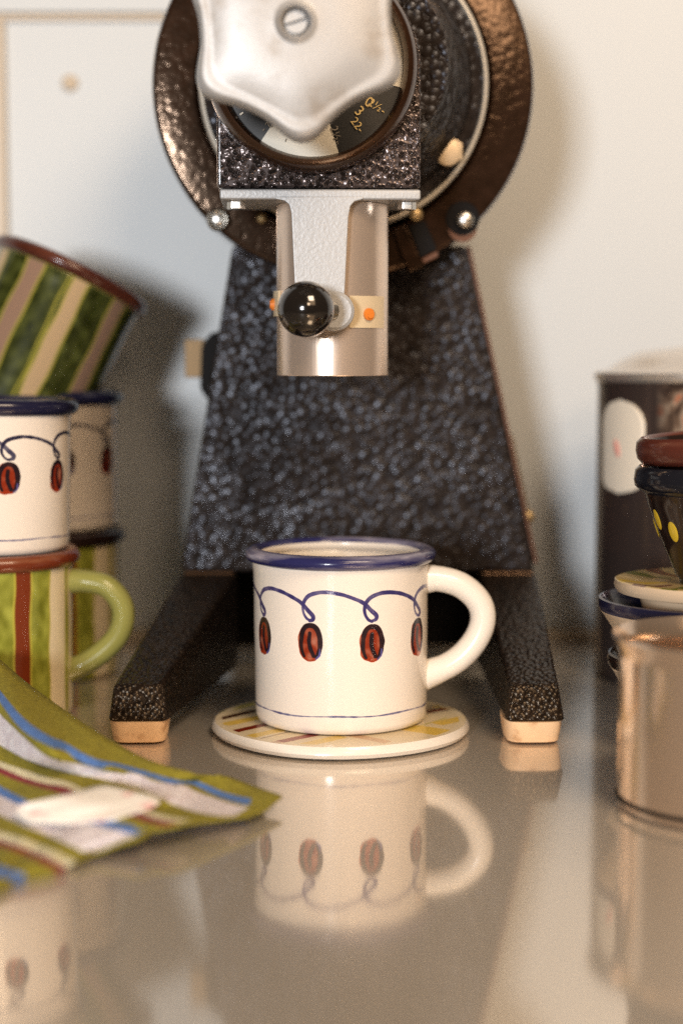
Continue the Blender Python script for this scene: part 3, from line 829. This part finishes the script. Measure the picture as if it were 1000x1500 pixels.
def screw_head(c, r, ang, parent):
    bm = bmesh.new()
    for sgn in (-1, 1):
        pts = [(r * math.cos(t), r * math.sin(t)) for t in np.linspace(math.asin(.14), PI - math.asin(.14), 20)]
        rot = Matrix.Rotation(ang + (0 if sgn > 0 else PI), 2)
        p2 = [rot @ Vector(q_) for q_ in pts]
        a = [bm.verts.new((c.x + q_.x, c.y - .0012, c.z + q_.y)) for q_ in p2]; b_ = [bm.verts.new((c.x + q_.x, c.y + .002, c.z + q_.y)) for q_ in p2]
        bm.faces.new(a); bm.faces.new(b_[::-1])
        for i in range(len(p2)): bm.faces.new((a[i], b_[i], b_[(i + 1) % len(p2)], a[(i + 1) % len(p2)]))
    o = bm_obj('screw', bm, M_alu, parent, 30)
    return o
screw_head(Vector((kc.x, -.2102, kc.z)), .0046, R(18), hwl)
lathe('screw_seat', [(0, -.2085), (.0066, -.2085)], M_knob, hwl, seg=32, axis='Y', centre=(kc.x, 0, kc.z))
lathe('wheel_shaft', [(.0095, -.199), (.0095, -.16), (.013, -.158), (.013, -.1376)], M_alu, g, seg=40, axis='Y', centre=((kc.x + rc_.x) / 2, 0, (kc.z + rc_.z) / 2))

# spout bracket
zt = L(400, 276, -.137).z - .0002; zbk = L(400, 292, -.137).z
xa, xb = L(322, 285, -.137).x, L(616, 285, -.137).x
br = bm_obj('spout_bracket', box(xa, xb, -.137, -.078, zbk, min(zt, hb.z - .0004), .0014, 3), M_alu, g)
sp = [(404, 291.5), (417, 294), (424, 300), (427, 312), (430, 380), (433, 440), (440, 462), (455, 474), (480, 480), (497, 474), (503, 460), (506, 400), (510, 318), (513, 302), (519, 295), (532, 291.5), (532, 288), (404, 288)]
sp = [L(a, b_, -.1375) for a, b_ in sp]
bm_obj('bracket_stem', prism([(q_.x, q_.z) for q_ in sp], -.1378, -.1335, .0008, 2), M_alu, br)
for u_ in (346, 596):
    q_ = L(u_, 294, -.128)
    dome('hex_bolt', (q_.x, -.126, zbk), .0044, M_steel, br, axis=Vector((0, 0, -1)), hexh=.0038)
# lever
q0 = L(488, 456, -.138)
lathe('lever_boss', [(0, -.1435), (.0075, -.1435), (.0088, -.1425), (.0092, -.1380), (.0092, -.1365)], M_alu, br, seg=40, axis='Y', centre=(q0.x + .0006, 0, q0.z))
bc = L(448, 453, -.163); brad = L(489.5, 453, -.163).x - bc.x
tube('lever_rod', smooth_path([(q0.x, -.142, q0.z), ((q0.x + bc.x) / 2, -.147, (q0.z + bc.z) / 2), (bc.x, -.155, bc.z)], 10), .0042, .0042, M_steel, br, 14, side=Vector((0, 0, 1)))
bm = bmesh.new(); bmesh.ops.create_uvsphere(bm, u_segments=48, v_segments=32, radius=brad); bmesh.ops.translate(bm, verts=bm.verts, vec=bc)
o = bm_obj('lever_ball', bm, M_ball, br, 80)
# chute tube
ty = -.1055; tcx = L(486.8, 500, ty).x; tr = L(568, 500, ty).x - tcx
tz0 = L(486, 551, ty - tr).z; tz1 = zbk - .0002
ch = lathe('chute_tube', [(tr - .0013, tz1), (tr - .0013, tz0 + .0004), (tr - .0008, tz0), (tr - .0003, tz0), (tr, tz0 + .0004), (tr, tz0 + .02), (tr, tz0 + .04), (tr, tz1)], M_tube, g, 40, seg=96, centre=(tcx, ty, 0))
def patch(name, u0, u1, v0, v1, m_, lift, parent):
    n = 14; vs = []; fs = []
    a0 = math.asin(max(-1, (L(u0, 500, ty).x - tcx) / tr)) if u0 > 404 else R(-100)
    a1 = math.asin(min(1, (L(u1, 500, ty).x - tcx) / tr)) if u1 < 569 else R(100)
    z0, z1 = L(486, v1, ty - tr).z, L(486, v0, ty - tr).z
    for i in range(n + 1):
        a = a0 + (a1 - a0) * i / n
        for rr_, z in ((tr + .0001, z0), (tr + lift, z0), (tr + lift, z1), (tr + .0001, z1)):
            vs.append((tcx + rr_ * math.sin(a), ty - rr_ * math.cos(a), z))
    for i in range(n):
        for k in range(4): fs.append((i * 4 + k, (i + 1) * 4 + k, (i + 1) * 4 + (k + 1) % 4, i * 4 + (k + 1) % 4))
    fs += [(0, 1, 2, 3), tuple(n * 4 + k for k in (3, 2, 1, 0))]
    return link(name, raw(name, vs, fs), m_, parent, 40)
patch('tape_strip', 508, 558, 433, 480, M_tape, .0006, ch)
patch('tape_strip', 400, 412, 424, 462, M_tape, .0016, ch)
def stud(u, v, ang, out_, r_):
    z = L(486, v, ty - tr).z; a = R(ang); d = Vector((math.sin(a), -math.cos(a), 0))
    bm = bmesh.new(); bmesh.ops.create_cone(bm, cap_ends=True, segments=20, radius1=r_, radius2=r_ * .9, depth=out_)
    bmesh.ops.bevel(bm, geom=[e for e in bm.edges if e.calc_face_angle(0) > .9], offset=r_ * .25, segments=2, affect='EDGES')
    qq = Vector((0, 0, 1)).rotation_difference(d).to_matrix().to_4x4()
    bmesh.ops.transform(bm, matrix=Matrix.Translation(Vector((tcx, ty, z)) + d * (tr + out_ / 2)) @ qq, verts=bm.verts)
    bm_obj('orange_plug', bm, M_orange, ch, 30)
stud(537, 460, 36, .0026, .0030); stud(400, 444, -84, .0034, .0030)

# bolts and openings on the flange
def on(name, u, v, yl, r, m_, **k):
    q_ = L(u, v, yl); return dome(name, (q_.x, yl, q_.z), r, m_, g, **k)
on('hex_bolt', 656, 223, -.0465, .0078, mat('worn_brass_bolt', (.60, .46, .30), .45, .4), hexh=.0065)
on('hex_bolt_crown', 656, 223, -.0528, .0068, bpy.data.materials['worn_brass_bolt'], flat=.15)
def ringbolt(u, v, r0, m_):
    q_ = L(u, v, -.031)
    lathe('bolt_collar', [(r0 * .62, -.0305), (r0 * .62, -.0330), (r0 * .8, -.0345), (r0, -.0335), (r0 * 1.02, -.0302)], M_steel, g, 60, seg=32, axis='Y', centre=(q_.x, 0, q_.z))
    dome('bolt_pin', (q_.x - .0004, -.0305, q_.z + .0004), r0 * .6, m_, g, flat=.35)
ringbolt(320, 322, .0060, M_steel)
lathe('bolt_recess', [(0, -.0304), (.0085, -.0306), (.0090, -.0300)], M_black, g, 40, seg=32, axis='Y', centre=(L(677, 320, -.0304).x, 0, L(677, 320, -.0304).z))
on('round_bolt', 681, 322, -.0325, .0046, M_steel, flat=.5)
# crescent of worn paint below the recess
q_ = L(677, 320, -.0305); vs = []; fs = []
for i in range(17):
    a_ = R(-170 + 110 * i / 16 + 25); t_ = math.sin(PI * i / 16)
    for rr_, yy in ((.0091, -.0305), (.0091, -.0318), (.0091 + .0030 * t_ + .0002, -.0318), (.0091 + .0030 * t_ + .0002, -.0305)):
        vs.append((q_.x + rr_ * math.cos(a_), yy, q_.z + rr_ * math.sin(a_)))
for i in range(16):
    for k in range(4): fs.append((i * 4 + k, (i + 1) * 4 + k, (i + 1) * 4 + (k + 1) % 4, i * 4 + (k + 1) % 4))
link('recess_lip', raw('recess_lip', vs, fs), M_rust, g, 40)
on('small_screw', 609, 314, -.045, .0036, M_brass)
on('small_screw', 383, 320, -.0325, .0027, M_brass)
# slot below the housing
s4 = [L(u, v, -.0306) for u, v in ((597, 330), (622, 322), (640, 366), (616, 378))]
bm_obj('cooling_slot', prism([(q_.x, q_.z) for q_ in s4], -.0312, -.0298, .0003, 1), M_black, g)
s4 = [L(u, v, -.0306) for u, v in ((616, 379), (640, 367), (642, 376), (620, 387))]
bm_obj('slot_lip', prism([(q_.x, q_.z) for q_ in s4], -.0322, -.0298, .0005, 1), M_rust, g)
s4 = [L(u, v, -.0306) for u, v in ((575, 336), (594, 330), (620, 392), (598, 398))]
bm_obj('slot_rib', prism([(q_.x, q_.z) for q_ in s4], -.0335, -.0298, .001, 2), M_flange, g)
# switch on the left flank
a_, b_ = L(297, 580, .03), L(335, 488, .03)
sw = bm_obj('side_switch', prism([(a_.x + .004, a_.z - .003), (b_.x, a_.z - .004), (b_.x, b_.z + .002), (a_.x + .005, b_.z), (a_.x, b_.z - .007), (a_.x - .001, a_.z + .004)], .018, .05, .002), M_black, g)
c_, d_ = L(272, 553, .03), L(297, 497, .03)
bm_obj('switch_knob', box(c_.x, d_.x + .001, .024, .042, c_.z, d_.z, .0012), mat('dull_brass_knob', (.30, .20, .10), .6, .3), sw)
on('side_screw', 773, 757, .01, .0038, M_brass)
q0, q1 = L(742, 640, .06), L(764, 745, .06)
tube('side_rod', [(q0.x, .055, q0.z), (q1.x, .055, q1.z)], .0028, .0028, M_brass, g, 12)

# ------------------------------------------------------------------ right side
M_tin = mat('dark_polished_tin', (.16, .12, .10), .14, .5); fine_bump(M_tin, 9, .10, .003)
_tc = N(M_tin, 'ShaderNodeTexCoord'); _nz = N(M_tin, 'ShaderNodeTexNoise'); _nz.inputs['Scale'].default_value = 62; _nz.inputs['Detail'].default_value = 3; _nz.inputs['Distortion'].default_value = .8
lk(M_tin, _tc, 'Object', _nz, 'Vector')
_rp = ramp(M_tin, [(.40, (.07, .045, .035)), (.50, (.30, .20, .14)), (.56, (.62, .50, .38)), (.62, (.62, .20, .10)), (.70, (.50, .36, .24))])  # warm patterned reflections painted into the colour, right of the oval
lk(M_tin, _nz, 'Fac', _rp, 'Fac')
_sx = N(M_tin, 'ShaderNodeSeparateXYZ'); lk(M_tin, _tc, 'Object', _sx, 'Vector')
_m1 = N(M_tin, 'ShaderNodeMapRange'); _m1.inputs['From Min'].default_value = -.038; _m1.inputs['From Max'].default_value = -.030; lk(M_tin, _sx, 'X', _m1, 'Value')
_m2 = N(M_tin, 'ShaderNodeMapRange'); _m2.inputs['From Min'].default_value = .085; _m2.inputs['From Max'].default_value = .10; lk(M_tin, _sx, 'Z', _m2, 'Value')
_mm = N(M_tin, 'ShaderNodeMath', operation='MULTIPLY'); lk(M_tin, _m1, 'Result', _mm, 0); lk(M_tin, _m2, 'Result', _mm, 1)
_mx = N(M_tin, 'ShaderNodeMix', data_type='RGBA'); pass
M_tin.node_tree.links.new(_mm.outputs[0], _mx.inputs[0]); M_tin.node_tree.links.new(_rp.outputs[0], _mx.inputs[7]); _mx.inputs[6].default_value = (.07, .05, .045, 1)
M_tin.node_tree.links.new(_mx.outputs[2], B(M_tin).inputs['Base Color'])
M_lid = mat('pale_tin_lid', (.74, .68, .62), .24, .8)
M_oval = mat('pale_oval', (.78, .70, .58), .4)
cy_ = .965; cr = .062
cxx = P(873, 700, cy_).x + cr
zl = P(873, 548, cy_).z
can = thing('canister', 'tall dark polished canister with pale domed lid and oval patch against the wall', 'canister', (cxx, cy_, 0))
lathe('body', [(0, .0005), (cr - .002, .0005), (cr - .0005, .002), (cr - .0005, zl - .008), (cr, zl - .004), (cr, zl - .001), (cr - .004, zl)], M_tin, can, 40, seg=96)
ld = lathe('lid', [(cr + .0005, zl - .004), (cr + .0018, zl - .001), (cr + .001, zl + .001), (cr - .006, zl + .0025), (cr * .78, zl + .008), (cr * .62, zl + .0125), (cr * .35, zl + .0145), (.012, zl + .016), (.010, zl + .0165), (.0085, zl + .020), (.0105, zl + .0245), (.012, zl + .029), (.009, zl + .034), (0, zl + .0355)], M_lid, can, 50, seg=96)
# pale oval patch on the wall of the canister
vs = []; fs = []
pw = []
for (u, v) in [(886 + 29 * (1 - math.cos(t)) , 0) for t in ()]: pass
n_a, n_z = 16, 24
def oval_half(zt_): # half width fraction by height 0..1 (bottom..top)
    if zt_ > .72: return math.sqrt(max(0, 1 - ((zt_ - .72) / .28) ** 2))
    if zt_ < .16: return math.sqrt(max(0, 1 - ((.16 - zt_) / .16) ** 2)) * .97
    return 1 - .03 * (1 - (zt_ - .16) / .56)
acen = None
pa = []
for u in (884, 944):
    best = min(((abs((cxx + cr * math.sin(R(a))) - P(u, 655, cy_ - cr * math.cos(R(a))).x), a) for a in np.arange(-89, 20, .5)))
    pa.append(best[1])
z0p, z1p = P(914, 724, cy_ - cr * .6).z, P(914, 586, cy_ - cr * .6).z
am = sum(pa) / 2; ah = (pa[1] - pa[0]) / 2
for j in range(n_z + 1):
    zt_ = j / n_z; hw_ = oval_half(zt_)
    for i in range(n_a + 1):
        a = R(am + ah * hw_ * (2 * i / n_a - 1)); vs.append(((cr + .0006) * math.sin(a), -(cr + .0006) * math.cos(a), z0p + (z1p - z0p) * zt_))
for j in range(n_z):
    for i in range(n_a): fs.append((j * (n_a + 1) + i, j * (n_a + 1) + i + 1, (j + 1) * (n_a + 1) + i + 1, (j + 1) * (n_a + 1) + i))
pq = link('oval_patch', raw('oval_patch', vs, fs), M_oval, can)
sd = pq.modifiers.new('t', 'SOLIDIFY'); sd.thickness = .0012; sd.offset = 0
# red smear
a = R(am - ah * .1)
bm = bmesh.new(); bmesh.ops.create_uvsphere(bm, u_segments=16, v_segments=8, radius=1)
zz = (z0p + z1p) / 2 - .001
for v in bm.verts:
    l_ = Vector((v.co.x * .0022 - v.co.z * .0015, v.co.y * .0006, v.co.z * .005))
    v.co = Matrix.Rotation(a, 3, 'Z') @ l_ + Vector(((cr + .0012) * math.sin(a), -(cr + .0012) * math.cos(a), zz))
bm_obj('red_mark', bm, mat('red_smear', (.75, .32, .26), .5), pq)

# steel pot in front
py_ = .680; pr_ = .045
pxx = P(905, 1100, py_).x + pr_
zt_ = P(905, 928, py_).z
M_pot = mat('warm_steel_pot', (.82, .65, .51), .18, .9); fine_bump(M_pot, 40, .12, .0005, 5, (10, 10, .5))
pot = thing('steel_pot', 'round polished steel pot standing at the front right corner', 'pot', (pxx, py_, 0))
lathe('body', [(0, .0045), (pr_ - .004, .0045), (pr_ - .0036, .0005), (pr_ - .0012, .0008), (pr_ - .0002, .003), (pr_, .008), (pr_, zt_ - .010), (pr_ + .0006, zt_ - .006), (pr_ + .0030, zt_ - .001), (pr_ + .0024, zt_), (pr_ + .0002, zt_ - .004), (pr_ - .001, zt_ - .010), (pr_ - .0012, .01), (0, .006)], M_pot, pot, 50, seg=128)
lathe('base_band', [(pr_ - .0002, .0035), (pr_ + .0006, .0038), (pr_ + .0006, .0052), (pr_ - .0002, .0056)], M_black, pot, 60, seg=96)

# stacked crockery on the right
M_warmcream = glaze('warm_cream_glaze', (.62, .47, .32))
M_spot = glaze('dark_brown_glaze', (.018, .010, .008), .12)
M_brownrim = brushy('brown_rim_slip', (.085, .022, .014), (.20, .08, .05), .55, .8)
M_blackrim = glaze('black_rim_glaze', (.010, .010, .014), .10)
M_yellow = glaze('yellow_dot_glaze', (.62, .42, .03))
sy_ = .790
def disc(name, label, cat, u, v, rad, prof, mats, mi=None, group=None):
    x = P(u, v, sy_).x + rad; z = P(u, v, sy_).z
    t = thing(name, label, cat, (x, sy_, 0), 0, group)
    lathe('body', [(r_ * rad, z + h) for r_, h in prof], mats, t, 50, seg=96, matidx=mi)
    return t, x, z
# lowest bowl
bowl = [(0, -.030), (.50, -.030), (.52, -.033), (.62, -.033), (.66, -.028), (.86, -.012), (.95, -.005), (.985, -.003), (1.0, 0), (.99, .0024), (.965, .0028), (.93, .0005), (.85, -.008), (.6, -.024), (0, -.026)]
bi = [0] * 7 + [1] * 5 + [0] * 2
b1, bx1, bz1 = disc('bowl', 'cream bowl with dark rim, lowest of the crockery behind the steel pot', 'bowl', 890, 966, .0460, [(a_, h * 1.0) for a_, h in bowl], [M_warmcream, M_spot], bi)
b2, bx2, bz2 = disc('bowl', 'cream bowl with navy rim directly behind the top of the steel pot', 'bowl', 876, 884, .0500, bowl, [M_warmcream, M_navydark], bi)
# lift: the lower bowl rests on a foot
lathe('foot_ring', [(.020, .0004), (.027, .0004), (.0275, bz1 - .031), (.020, bz1 - .031)], M_warmcream, b1, seg=64)
b2.location.x = bx2
sau = [(0, -.006), (.60, -.006), (.62, -.0105), (.70, -.0105), (.74, -.005), (.97, -.003), (1.0, 0), (.99, .0025), (.95, .0030), (.70, .0012), (0, .001)]
cvs = Canvas(384, 384, 100, 100, (200, 176, 120))
for i in range(16):
    a_ = 2 * PI * i / 16
    cvs.stroke([(50 + 22 * math.cos(a_), 50 + 22 * math.sin(a_)), (50 + 47 * math.cos(a_ + .15), 50 + 47 * math.sin(a_ + .15))], [4, 9], [(210, 180, 60), (96, 50, 26), (110, 116, 40), (222, 200, 150)][i % 4], .85)
M_sauc = painted('saucer_paint', cvs)
s1, sx1, sz1 = disc('saucer', 'small cream saucer with brown and yellow painted top under the dark cups', 'saucer', 900, 857, .0440, sau, [M_warmcream, M_sauc], [0] * 7 + [1] * 3)
me = s1.children[0].data; uv = me.uv_layers.new(name='UVMap')
for lp in me.loops:
    v = me.vertices[lp.vertex_index].co; uv.data[lp.index].uv = (.5 + v.x / .1, .5 + v.y / .1)
lathe('foot_ring', [(.016, bz2 - .024), (.030, bz2 - .024), (.0305, sz1 - .0104), (.016, sz1 - .0104)], M_warmcream, s1, seg=64)
# dark cup with yellow dots
cupr = .0400
cx_ = P(929, 700, sy_).x + cupr; cz_ = P(929, 703, sy_).z
cup_b = P(1000, 838, sy_)
hcup = cz_ - (sz1 + .0012)
prof_cup = [(0, .0), (.45, 0), (.46, .002), (.50, .07 * hcup), (.62, .30 * hcup), (.74, .55 * hcup), (.83, .75 * hcup), (.875, .87 * hcup), (.93, .90 * hcup), (.985, .94 * hcup), (1.0, hcup), (.985, hcup + .0045), (.94, hcup + .0065), (.88, hcup + .005), (.84, hcup - .002), (.70, .5 * hcup), (.45, .1 * hcup), (0, .08 * hcup)]
cup = thing('spotted_cup', 'dark brown cup with yellow dots and black rim standing on the saucer', 'cup', (cx_, sy_, sz1 + .0012))
lathe('body', [(r_ * cupr, h) for r_, h in prof_cup], [M_spot, M_blackrim], cup, 60, seg=96, matidx=[0] * 7 + [1] * 7 + [0] * 3)
def rad_at(h):
    hs = [q_[1] for q_ in prof_cup[:8]]; rs_ = [q_[0] * cupr for q_ in prof_cup[:8]]
    return float(np.interp(h, hs, rs_))
for k in range(18):
    a_ = R(-178 + 20 * k); hz = hcup * (.56 + (.07 if k % 2 else -.03)); rd = rad_at(hz)
    n_ = Vector((math.sin(a_) , -math.cos(a_), -.35)).normalized()
    bm = bmesh.new(); bmesh.ops.create_uvsphere(bm, u_segments=16, v_segments=8, radius=1)
    q4 = Vector((0, 0, 1)).rotation_difference(n_).to_matrix().to_4x4()
    t1 = Vector((math.cos(a_), math.sin(a_), 0)); t2 = n_.cross(t1)
    for v in bm.verts:
        v.co = Vector((rd * math.sin(a_), -rd * math.cos(a_), hz)) + t1 * (v.co.x * .0029) + t2 * (v.co.y * .0052) + n_ * (v.co.z * .0005)
    bm_obj('yellow_dot', bm, M_yellow, cup, 80)
cup2 = thing('brown_bowl', 'small bowl with thick red-brown rim nested in the top of the spotted cup', 'bowl', (cx_ + .001, sy_, cz_ + .0095))
cup2.rotation_euler = (0, R(-4), 0)
lathe('body', [(0, -.010), (.5 * cupr, -.010), (.72 * cupr, -.004), (.80 * cupr, .0), (.93 * cupr, .0002), (.985 * cupr, .003), (1.0 * cupr, .0068), (.985 * cupr, .0105), (.93 * cupr, .0125), (.86 * cupr, .011), (.78 * cupr, .003), (.5 * cupr, -.006), (0, -.007)], [M_spot, M_brownrim], cup2, 60, seg=96, matidx=[0] * 3 + [1] * 6 + [0] * 3)
